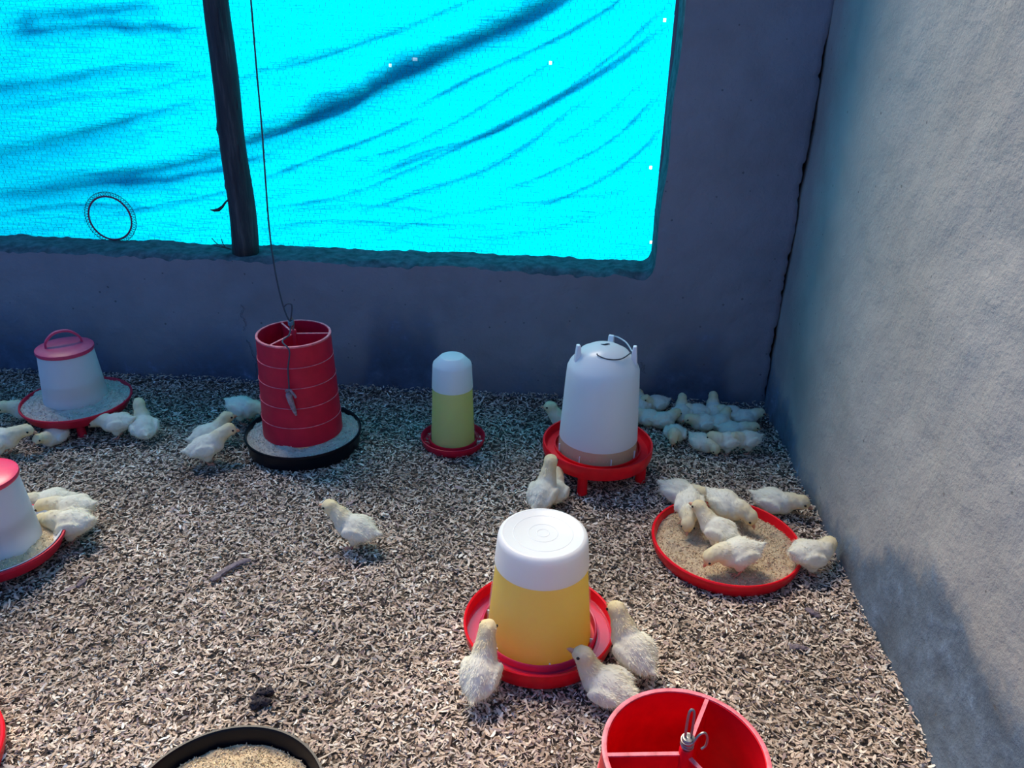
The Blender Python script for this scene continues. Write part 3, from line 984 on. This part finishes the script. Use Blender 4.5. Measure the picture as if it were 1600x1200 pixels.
# low round feed tray with chicks in it
fxy = (0.470, 1.758)
ft = thing('feed_tray', 'low round red feed tray with chicks feeding in it by the right wall', 'tray', (*fxy, 0), 0, 'red feed trays')
TP = [(.0001, .003), (.160, .003), (.178, .008), (.1835, .034), (.186, .039), (.190, .040), (.1925, .037), (.1925, .028), (.187, .010), (.178, -.003), (.0001, -.003)]
MB().lathe(TP, 88).build('dish', RED, ft)
feed_heap('feed', 'wide flat layer of feed in the red tray under the feeding chicks', (*fxy, 0), 0.001, 0.180, 0.026, 0.017, 6500, (0.60, 0.46, 0.30), 8)
ixy = (-1.160, 0.920)
t2 = thing('feed_tray', 'red tray whose edge just shows at the left edge of the photo', 'tray', (*ixy, 0), 0, 'red feed trays')
MB().lathe(TP, 64).build('dish', RED, t2)

# black pan in the foreground
kxy = (-0.523, 0.885)
bp = thing('feed_pan', 'black pan of feed at the bottom edge of the photo', 'pan', (*kxy, 0), 0)
make_pan(bp, .172, .058, BLACK, name='dish')
feed_heap('feed', 'heap of crumbly feed in the black pan at the bottom edge', (*kxy, 0), 0.001, 0.158, 0.050, 0.022, 9000, (0.66, 0.52, 0.33), 9)

# ------------------------------------------------------------------ hanging cord
cord = thing('hanging_cord', 'thin dark cord hanging in front of the window down to the red tube feeder', 'cord', (0, 0, 0))
y0 = bxy[1] - 0.01
pts = []
for px, py in ((384, -80), (392, 0), (401, 110), (409, 200), (414, 270), (420, 350), (426, 400), (434, 445), (443, 480), (451, 500)):
    x, z = on_y(px, py, y0); pts.append((x, y0, z))
MB().tube(spline([(pts[0][0] - .05, y0, 1.9)] + pts, 80), .0023, 7).build('main_strand', CORD, cord)
x, z = on_y(456, 478, y0)
x2, z2 = on_y(454, 502, y0)
MB().tube(spline([(pts[-2][0], y0, pts[-2][2]), ((x + pts[-2][0]) / 2, y0, z + .006), (x, y0, z), (x2, y0, z2)], 20), .0022, 7).build('doubled_strand', CORD, cord)
mb = MB()
for k in range(4):
    mb.tube(spline([(x2 + .006 * math.cos(t), y0 + .006 * math.sin(t), z2 - .003 * k + .002 * math.sin(t)) for t in np.linspace(0, 6.28, 10)], 20), .0024, 6)
mb.build('knot', plastic('grey_blue_cord', (.12, .20, .24), .8), cord)
yf = bxy[1] - 0.1085 - 0.012
tail = [(x2, y0, z2 - .006), (x2 + .003, y0 - .03, z2 - .030), (x2 + .002, bxy[1] - .10, .396), ]
for px, py in ((452, 548), (450, 575), (451, 595), (452, 612)):
    x, z = on_y(px, py, yf - .003); tail.append((x, yf - .003, z))
MB().tube(spline(tail, 40), .0023, 7).build('tail', CORD, cord)
xk, zk = on_y(452, 611, yf - .004)
rag = [(xk, zk)] + [on_y(px, py, yf - .006) for px, py in ((452, 620), (457, 634), (463, 649))]
MB().tube(spline([(a_, yf - .006, b_) for a_, b_ in rag], 14), [.004, .007, .009, .010, .010, .0095, .009, .009, .008, .008, .007, .006, .005, .003], 8).build('rag_end', CLOTH, cord)
r2 = [on_y(px, py, yf - .014) for px, py in ((446, 612), (452, 610), (459, 617), (462, 622))]
MB().tube(spline([(a_, yf - .012, b_) for a_, b_ in r2], 14), .0036, 7).build('rag_knot', CLOTH, cord)

# ------------------------------------------------------------------ chicks
REMESH_VOXEL = 0.0042


def rot(axis, deg):
    return np.array(Matrix.Rotation(R(deg), 3, axis))


def body_mesh(parts, far):
    b = MB()
    for c, r, rt_ in parts:
        b.ell(c, r, 16, 10, rt_)
    o = b.build('tmp', DOWN, None, sharp=0)
    m = o.modifiers.new('r', 'REMESH'); m.mode = 'VOXEL'; m.voxel_size = REMESH_VOXEL
    s = o.modifiers.new('s', 'SMOOTH'); s.factor = 0.5; s.iterations = 5
    dg = bpy.context.evaluated_depsgraph_get(); dg.update()
    e = o.evaluated_get(dg)
    me = e.to_mesh()
    V = np.empty(len(me.vertices) * 3, np.float32); me.vertices.foreach_get('co', V); V = V.reshape(-1, 3)
    F = [tuple(p.vertices) for p in me.polygons]
    Nm = np.empty(len(me.vertices) * 3, np.float32); me.vertices.foreach_get('normal', Nm); Nm = Nm.reshape(-1, 3)
    e.to_mesh_clear()
    mo = o.data
    bpy.data.objects.remove(o); bpy.data.meshes.remove(mo)
    return V.astype(float), F, Nm.astype(float)


def make_chick(px, py, yaw, label, pose='stand', np_=55, hp=-8, ny=0, bp=0, scale=1.0, z=0.0, neck=1.0, fuzz=1500, xy=None, hroll=0, tint=(1, 1, 1)):
    """yaw: heading in degrees (0 right, 90 away); np_/ny: neck pitch and turn; hp: head pitch; bp: body pitch; pose stand / sit / walk"""
    x, y = xy if xy else at(px, py, z)
    sit = pose == 'sit'
    top = thing('chick', label, 'chick', (x, y, z), R(yaw), 'pale yellow chicks')
    top.scale = (scale,) * 3
    g = np.random.default_rng(int(px * 7 + py))
    hz = 0.036 if sit else 0.058
    RB = rot('Y', -bp)
    piv = np.array((-.004, 0, hz))

    def T(p):
        return RB @ (np.array(p, float) - (0, 0, .058) - (-.004, 0, 0)) + piv

    P = []
    fat = 1.10 if sit else 1.0
    P.append((T((-.006, 0, .058)), (.045, .037 * fat, .0355), RB))
    P.append((T((-.036, 0, .060)), (.027, .027, .024), RB))
    P.append((T((-.056, 0, .066)), (.017, .012, .008), RB @ rot('Y', 18)))
    P.append((T((-.064, 0, .069)), (.014, .008, .005), RB @ rot('Y', 20)))
    P.append((T((.024, 0, .056)), (.027, .029, .029), RB))
    for s in (-1, 1):
        P.append((T((-.010, s * .0350 * fat, .061)), (.033, .0075, .019), RB @ rot('Z', s * 6) @ rot('Y', 12)))
        P.append((T((-.038, s * .026, .057)), (.018, .005, .009), RB @ rot('Z', s * 14) @ rot('Y', 14)))
        if not sit:
            P.append((np.array((piv[0] - .000, s * .0165, hz - .026)), (.015, .0125, .019), None))
    nb = T((.034, 0, .068))
    L = 0.036 * neck
    d = np.array((math.cos(R(np_)) * math.cos(R(ny)), math.cos(R(np_)) * math.sin(R(ny)), math.sin(R(np_))))
    d0 = RB @ np.array((.80, 0, .60)); d0 /= np.linalg.norm(d0)
    mid = nb + d0 * L * 0.22 + d * L * 0.25
    hc = nb + d0 * L * 0.22 + d * L * 0.85
    P.append((nb, (.0265, .0265, .0265), None))
    for t_ in (.33, .66):
        q = nb + (mid - nb) * t_ * 1.2
        P.append((q, (.0235, .0230, .0235), None))
    P.append((mid, (.0220, .0212, .0220), None))
    P.append(((mid + hc) / 2, (.0205, .0196, .0205), None))
    HR = rot('Z', ny * 1.25 if abs(ny) < 100 else ny) @ rot('Y', -hp) @ rot('X', hroll)
    P.append((hc, (.0225, .0200, .0202), HR))
    P.append((hc + HR @ np.array((.011, 0, -.003)), (.0135, .0135, .0125), HR))
    for s in (-1, 1):
        P.append((hc + HR @ np.array((.004, s * .008, -.006)), (.011, .009, .009), HR))
    V, F, Nm = body_mesh(P, False)
    # fluffy unevenness
    V += Nm * (0.0012 * vnoise(V[:, 0] * 160 + V[:, 2] * 60, V[:, 1] * 160 + g.random() * 50)[:, None] + 0.0010 * vnoise(V[:, 0] * 70 + 9, V[:, 1] * 70 + V[:, 2] * 90)[:, None])
    if sit or z == 0:
        V[:, 2] = np.maximum(V[:, 2], -0.003)
    cream = np.array((0.90, 0.86, 0.72)); yel = np.array((0.90, 0.70, 0.30))
    dh = np.linalg.norm(V - hc, axis=1); dn = np.linalg.norm(V - mid, axis=1)
    k = np.clip(1.35 - np.minimum(dh, dn + .004) / .030, 0, 1)
    under = np.clip((hz - .004 - V[:, 2]) / .04, 0, 1) * .35
    mixk = np.clip(0.80 * k + under + 0.12 * fbm(V[:, 0] * 45, V[:, 1] * 45 + V[:, 2] * 45, 2), 0, 1)[:, None]
    col = (cream * (1 - mixk) + yel * mixk) * np.array(tint)
    col = np.clip(col * (1 + 0.05 * vnoise(V[:, 0] * 200, V[:, 1] * 200 + V[:, 2] * 100)[:, None]), 0, 1)
    mk('body', V, F, DOWN, top, col=col)
    # down: fine tapering hairs
    if fuzz:
        idx = g.integers(0, len(V), fuzz)
        keep = np.ones(fuzz, bool)
        p = V[idx] + g.normal(size=(fuzz, 3)) * .0012
        nn = Nm[idx]
        back = RB @ np.array((-1, 0, -.15))
        dirv = nn * 0.38 + back * 0.72 + g.normal(size=(fuzz, 3)) * .22
        dirv /= np.linalg.norm(dirv, axis=1)[:, None]
        ln = (.005 + .005 * g.random(fuzz)) * np.where(dh[idx] < .024, .5, 1.0)
        sd = np.cross(dirv, nn); sd /= np.linalg.norm(sd, axis=1)[:, None] + 1e-9
        wd = .0007
        p0 = p - nn * .001
        tri = np.stack([p0 - sd * wd, p0 + sd * wd, p0 + dirv * ln[:, None]], 1).reshape(-1, 3)
        tri[:, 2] = np.maximum(tri[:, 2], -.003)
        fcol = np.repeat(np.clip(col[idx] * (1.0 + .10 * (g.random((fuzz, 1)) - .5)), 0, 1), 3, 0)
        o = mk('down', tri, np.arange(fuzz * 3).reshape(-1, 3), DOWN, top, smooth=False, col=fcol)
        o['kind'] = 'stuff'
    # beak
    bm = MB()
    bb = hc + HR @ np.array((.0205, 0, -.0015)); tp = hc + HR @ np.array((.0345, 0, -.0055))
    m_ = hc + HR @ np.array((.0285, 0, -.0022))
    bm.tube([bb, m_, tp], [.0050, .0036, .0006], 8)
    bb2 = hc + HR @ np.array((.0205, 0, -.0060)); tp2 = hc + HR @ np.array((.0310, 0, -.0068))
    bm.tube([bb2, tp2], [.0034, .0008], 8)
    bm.build('beak', BEAK, top)
    for s in (-1, 1):
        MB().ell(hc + HR @ np.array((.0095, s * .0175, .0035)), (.0036, .0024, .0034), 10, 7, HR).build('eye', EYE, top)
    if not sit:
        for s in (-1, 1):
            st = (.010 * s if pose == 'walk' else 0)
            hip = np.array((piv[0], s * .0165, hz - .036))
            hock = np.array((piv[0] - .010 + st * .5, s * .0170, .0215))
            ft_ = np.array((piv[0] + .002 + st, s * .0175, .0025))
            lb = MB()
            lb.tube([hip, (hip + hock) / 2, hock, (hock + ft_) / 2, ft_], [.0055, .0038, .0030, .0024, .0026], 8)
            for an in (-32, 0, 32, 180):
                ln_ = .008 if an == 180 else .017
                dv = np.array((math.cos(R(an)), math.sin(R(an)), 0))
                lb.tube([ft_, ft_ + dv * ln_ * .55 + (0, 0, .001), ft_ + dv * ln_ + (0, 0, -.0015)], [.0022, .0018, .0008], 6)
            lb.build('leg', SHANK, top)
    return top


CH = make_chick
# centre of the floor
CH(556, 853, 168, 'lone chick walking left in the middle of the open floor', 'walk', np_=42, hp=0, bp=14, neck=1.25, fuzz=2600)
# around the big yellow drinker
CH(752, 1080, 80, 'chick seen from behind at the left front of the yellow water drinker', 'stand', np_=62, hp=-5, bp=30, neck=1.25, fuzz=3200)
CH(946, 1092, 150, 'sitting chick with its eye and upturned beak showing, right front of the yellow water drinker', 'sit', np_=66, hp=22, ny=14, bp=4, neck=1.08, scale=1.06, fuzz=3600)
CH(984, 1046, 128, 'chick with its back turned, leaning over the right rim of the yellow water drinker', 'stand', np_=52, hp=-6, bp=22, neck=1.15, scale=1.05, fuzz=3200)
# in and around the red tray
TZ = 0.018
CH(1062, 786, -30, 'chick standing outside the back left rim of the red feed tray', 'sit', np_=15, hp=-30, fuzz=1800)
CH(1074, 818, -100, 'chick facing the camera with head down inside the left rim of the red tray', 'stand', np_=-30, hp=-55, bp=-14, z=TZ, fuzz=1800, scale=.95)
CH(1132, 816, -38, 'chick pecking to the right at the back of the red feed tray', 'stand', np_=-28, hp=-55, bp=-10, z=TZ, fuzz=1800)
CH(1117, 854, 138, 'chick with raised head facing back left in the middle of the red tray', 'stand', np_=40, hp=0, bp=4, z=TZ, neck=1.1, fuzz=2000, scale=.95)
CH(1147, 893, 192, 'chick pecking to the left at the front of the red feed tray', 'stand', np_=-30, hp=-58, bp=-8, z=TZ, fuzz=2200)
CH(1208, 800, -22, 'chick crouching to the right behind the red tray near the wall', 'sit', np_=10, hp=-20, fuzz=1900)
CH(1264, 886, 20, 'chick standing outside the red tray, between its right rim and the wall', 'stand', np_=-10, hp=-25, ny=40, bp=-6, fuzz=2200, xy=(0.668, 1.690))
# front left, at the cut-off feeder
CH(82, 802, 205, 'farthest of the three chicks beside the feeder at the left edge', 'sit', np_=0, hp=-30, fuzz=1600)
CH(118, 822, 186, 'middle of the three chicks beside the feeder at the left edge', 'stand', np_=-8, hp=-35, bp=-4, fuzz=1600)
CH(116, 846, 182, 'nearest of the three chicks beside the feeder at the left edge, pecking in its pan', 'stand', np_=-14, hp=-35, bp=-4, fuzz=2400)
# around the legged feeder by the back wall
CH(50, 654, 205, 'chick half hidden behind the left rim of the legged white feeder', 'sit', np_=10, hp=-35, fuzz=900)
CH(8, 712, 14, 'chick at the left edge stretching its head right towards the legged white feeder', 'stand', np_=15, hp=-15, neck=1.2, fuzz=1300)
CH(88, 694, -105, 'chick sitting in the shade under the pan of the legged white feeder', 'sit', np_=20, hp=-20, scale=.80, fuzz=900)
CH(186, 683, 186, 'chick with lowered head just right of the legged white feeder', 'stand', np_=-12, hp=-35, bp=-6, scale=.92, fuzz=1300)
CH(228, 681, 122, 'chick looking up and away right of the legged white feeder', 'sit', np_=58, hp=0, bp=10, neck=1.2, fuzz=1300)
# around the hanging feeder
CH(384, 658, -14, 'farthest of the three chicks left of the red tube feeder, bending into its pan', 'stand', np_=-5, hp=-40, bp=-6, fuzz=1300, xy=(-1.02, 2.315))
CH(347, 692, 42, 'middle of the three chicks left of the red tube feeder', 'sit', np_=45, hp=-5, bp=8, fuzz=1300, xy=(-1.075, 2.165))
CH(357, 716, 28, 'nearest of the three chicks left of the red tube feeder, reaching over the black rim', 'stand', np_=30, hp=-15, bp=14, neck=1.2, fuzz=1500, xy=(-1.035, 2.055))
# around the domed drinker
CH(886, 668, 172, 'chick behind the domed drinker with only its head and neck showing', 'stand', np_=60, hp=0, neck=1.2, fuzz=900, xy=(.055, 2.325))
CH(848, 795, 68, 'chick seen from behind stretching up to the trough of the domed drinker', 'stand', np_=70, hp=0, bp=30, neck=1.35, fuzz=2000)
CH(878, 772, 84, 'chick in shade at the front leg of the domed drinker', 'sit', np_=20, hp=-15, scale=.9, fuzz=1200, xy=(0.02, 1.955))
# huddle in the back right corner
HUD = [
    (1000, 643, 95, 'back left chick of the corner huddle, beside the domed drinker', 'sit', dict(np_=25, hp=-20)),
    (1023, 642, 205, 'round-headed chick at the back wall, second from the left in the corner huddle', 'sit', dict(np_=50, hp=0, neck=.7)),
    (1010, 664, 170, 'front left chick of the corner huddle, half behind the domed drinker', 'sit', dict(np_=10, hp=-25)),
    (1036, 668, 28, 'chick lying with outstretched neck left of the bright front chick in the huddle', 'sit', dict(np_=22, hp=-10)),
    (1064, 656, 88, 'upright chick seen from behind at the middle of the corner huddle', 'sit', dict(np_=62, hp=0, bp=16, neck=.8)),
    (1053, 690, -104, 'bright round chick asleep at the front left of the corner huddle', 'sit', dict(np_=-35, hp=-60, bp=10, neck=.75)),
    (1086, 655, 176, 'pale chick looking left with bright head in the middle of the corner huddle', 'sit', dict(np_=-5, hp=-20)),
    (1097, 672, 186, 'chick squeezed behind the two front sleepers of the corner huddle', 'sit', dict(np_=15, hp=-20)),
    (1114, 653, 97, 'tallest upright chick against the back wall in the corner huddle', 'sit', dict(np_=70, hp=0, bp=24, neck=.75)),
    (1125, 671, 60, 'chick with tucked head right of the middle of the corner huddle', 'sit', dict(np_=40, hp=-20, neck=.7)),
    (1139, 658, 172, 'flat lying chick at the back right of the corner huddle', 'sit', dict(np_=0, hp=-25)),
    (1144, 684, -2, 'chick stretching its head right towards the wall corner', 'sit', dict(np_=8, hp=-10, neck=1.25)),
    (1096, 704, -50, 'sleeping chick with head tucked down at the front middle of the huddle', 'sit', dict(np_=-25, hp=-60, neck=.85)),
    (1132, 709, 190, 'second chick from the right in the front row of the corner huddle', 'stand', dict(np_=10, hp=-40, ny=-35)),
    (1163, 707, 200, 'rightmost front chick of the huddle bending its head to the left', 'stand', dict(np_=15, hp=-55)),
    (1163, 664, 12, 'small chick at the far right of the huddle near the right wall', 'sit', dict(np_=15, hp=-15)),
]
for px, py, yaw, lab, pose, kw in HUD:
    x, y = at(px, py)
    kw.setdefault('neck', .72)
    CH(px, py, yaw, lab, pose, scale=.82, fuzz=900, xy=(min(x, XR - .07), min(y, YB - .055)), **kw)

# ------------------------------------------------------------------ litter
def shavings(n, seed):
    g = np.random.default_rng(seed)
    # more of them where the ground lies close to the eye
    x = np.empty(0); y = np.empty(0)
    while len(x) < n:
        yy = 0.72 + (YB - 0.72) * g.random(n) ** 1.15
        half_l = 0.42 + 0.66 * yy
        xx = -half_l - .15 + (min(XR, 9) + half_l + .15) * g.random(n)
        k = (xx < XR - 0.004) & (yy < YB - 0.002)
        x = np.concatenate([x, xx[k]]); y = np.concatenate([y, yy[k]])
    x, y = x[:n], y[:n]
    L = 0.006 + 0.016 * g.random(n) ** 1.9
    Wd = 0.0018 + 0.0042 * g.random(n) ** 1.5
    big = g.random(n) < .03
    L[big] *= 1.5; Wd[big] *= 1.5
    yaw = g.random(n) * 2 * math.pi
    tilt = np.radians(g.normal(0, 11, n)); rollv = np.radians(g.normal(0, 18, n))
    curl = g.normal(0, 1.0, n) / np.maximum(L, .006) * 0.7
    bend = g.normal(0, .8, n) / np.maximum(L, .006) * .6
    m = 4
    s = np.linspace(-.5, .5, m)[None] * L[:, None]
    lx = s
    lz = .5 * curl[:, None] * s ** 2
    ly = .5 * bend[:, None] * s ** 2
    wv = Wd[:, None] * .5 * np.array([.45, 1, 1, .5])[None]
    P = np.stack([np.stack([lx, ly - wv, lz], -1), np.stack([lx, ly + wv, lz], -1)], 2)      # n,m,2,3
    cr, sr = np.cos(rollv)[:, None, None], np.sin(rollv)[:, None, None]
    Yv = P[..., 1] * cr - P[..., 2] * sr; Zv = P[..., 1] * sr + P[..., 2] * cr
    ct, st_ = np.cos(tilt)[:, None, None], np.sin(tilt)[:, None, None]
    Xv = P[..., 0] * ct - Zv * st_; Zv = P[..., 0] * st_ + Zv * ct
    cy_, sy_ = np.cos(yaw)[:, None, None], np.sin(yaw)[:, None, None]
    Xw = Xv * cy_ - Yv * sy_ + x[:, None, None]; Yw = Xv * sy_ + Yv * cy_ + y[:, None, None]
    lay = g.random(n)
    zb = floor_z(x, y) + 0.001 + 0.013 * lay
    # drifted up a little against the walls
    zb += 0.012 * np.clip(1 - (XR - x) / .06, 0, 1) + 0.012 * np.clip(1 - (YB - y) / .07, 0, 1)
    Zw = Zv + zb[:, None, None]
    Xw = np.minimum(Xw, XR - .002); Yw = np.minimum(Yw, YB - .001)
    V = np.stack([Xw, Yw, Zw], -1).reshape(-1, 3)
    q = np.array([[0, 2, 3, 1], [2, 4, 5, 3], [4, 6, 7, 5]])
    F = (np.arange(n)[:, None, None] * 8 + q[None]).reshape(-1, 4)
    pal = np.array([(.62, .48, .37), (.75, .625, .50), (.48, .355, .26), (.25, .17, .12), (.59, .45, .36), (.86, .77, .66), (.06, .042, .038), (.38, .275, .25)])
    pr = np.array([.23, .21, .15, .09, .12, .08, .06, .06])
    ci = g.choice(len(pal), n, p=pr)
    c = pal[ci] * (0.78 + .5 * g.random((n, 1)))
    patchy = 0.92 + .20 * fbm(x * 4, y * 4, 3) + .12 * fbm(x * 22, y * 22, 2)
    c = np.clip(c * patchy[:, None], 0, 1)
    return V, F, np.repeat(c, 8, 0)


Vs, Fs, Cs = shavings(150000, 5)
o = mk('wood_shavings', Vs, Fs, SHAVING, smooth=False, col=Cs)
tag(o, 'loose bed of pale curled wood shavings covering the floor', 'shavings', None, 'stuff')

# bits lying on the litter
DARKWOOD = plastic('dark_litter', (.035, .026, .030), .9, .5, 150)
GREYWOOD = plastic('grey_wood', (.16, .12, .13), .85, .4, 120)


def bit(name, label, cat, pts, rad, mat, flat=.5):
    w = [(*at(px, py), .008) for px, py in pts]
    n_ = 14
    P = spline(w, n_)
    rr_ = rad * (0.55 + .45 * np.sin(np.linspace(.25, math.pi - .2, n_))) * (1 + .25 * vnoise(np.arange(n_) * .9, np.full(n_, rad * 999)))
    ob = MB().tube(P, rr_, 9).build(name, mat)
    v = np.array([p.co[:] for p in ob.data.vertices]); v[:, 2] = .009 + (v[:, 2] - .008) * flat
    v += .0012 * RNG.normal(size=v.shape)
    ob.data.vertices.foreach_set('co', v.astype(np.float32).ravel()); ob.data.update()
    return tag(ob, label, cat)


bit('stick', 'dark flat stick lying on the shavings left of the centre', 'stick', [(331, 912), (352, 897), (372, 885), (392, 879)], .009, GREYWOOD)
bit('wood_chip', 'small grey wood chip on the shavings at the left', 'chip', [(122, 921), (130, 914), (138, 906)], .007, GREYWOOD)
bit('wood_chip', 'brown flat wood chip between the right wall and the yellow water drinker', 'chip', [(1232, 1014), (1245, 1016), (1262, 1018)], .008, GREYWOOD)
bit('wood_chip', 'dark wood chip in front of the red feed tray', 'chip', [(1258, 955), (1270, 962), (1281, 968)], .008, GREYWOOD)
for k, (dx, dy) in enumerate([(0, 0), (9, 5), (-7, 8), (3, -9), (-4, -3), (12, -10)]):
    if k == 0:
        cl = thing('dropping_clump', 'dark clump of damp litter above the black pan', 'clump', (*at(407, 1099), 0))
        ox, oy = at(407, 1099)
    xx, yy = at(407 + dx, 1099 + dy)
    bm_ = MB().ell((xx - ox, yy - oy, .010 + .004 * (k % 2)), (.012, .009, .008), 10, 7)
    Vv = np.concatenate(bm_.V); Vv += .0022 * RNG.normal(size=Vv.shape)
    mk('lump', Vv, bm_.F, DARKWOOD, cl)
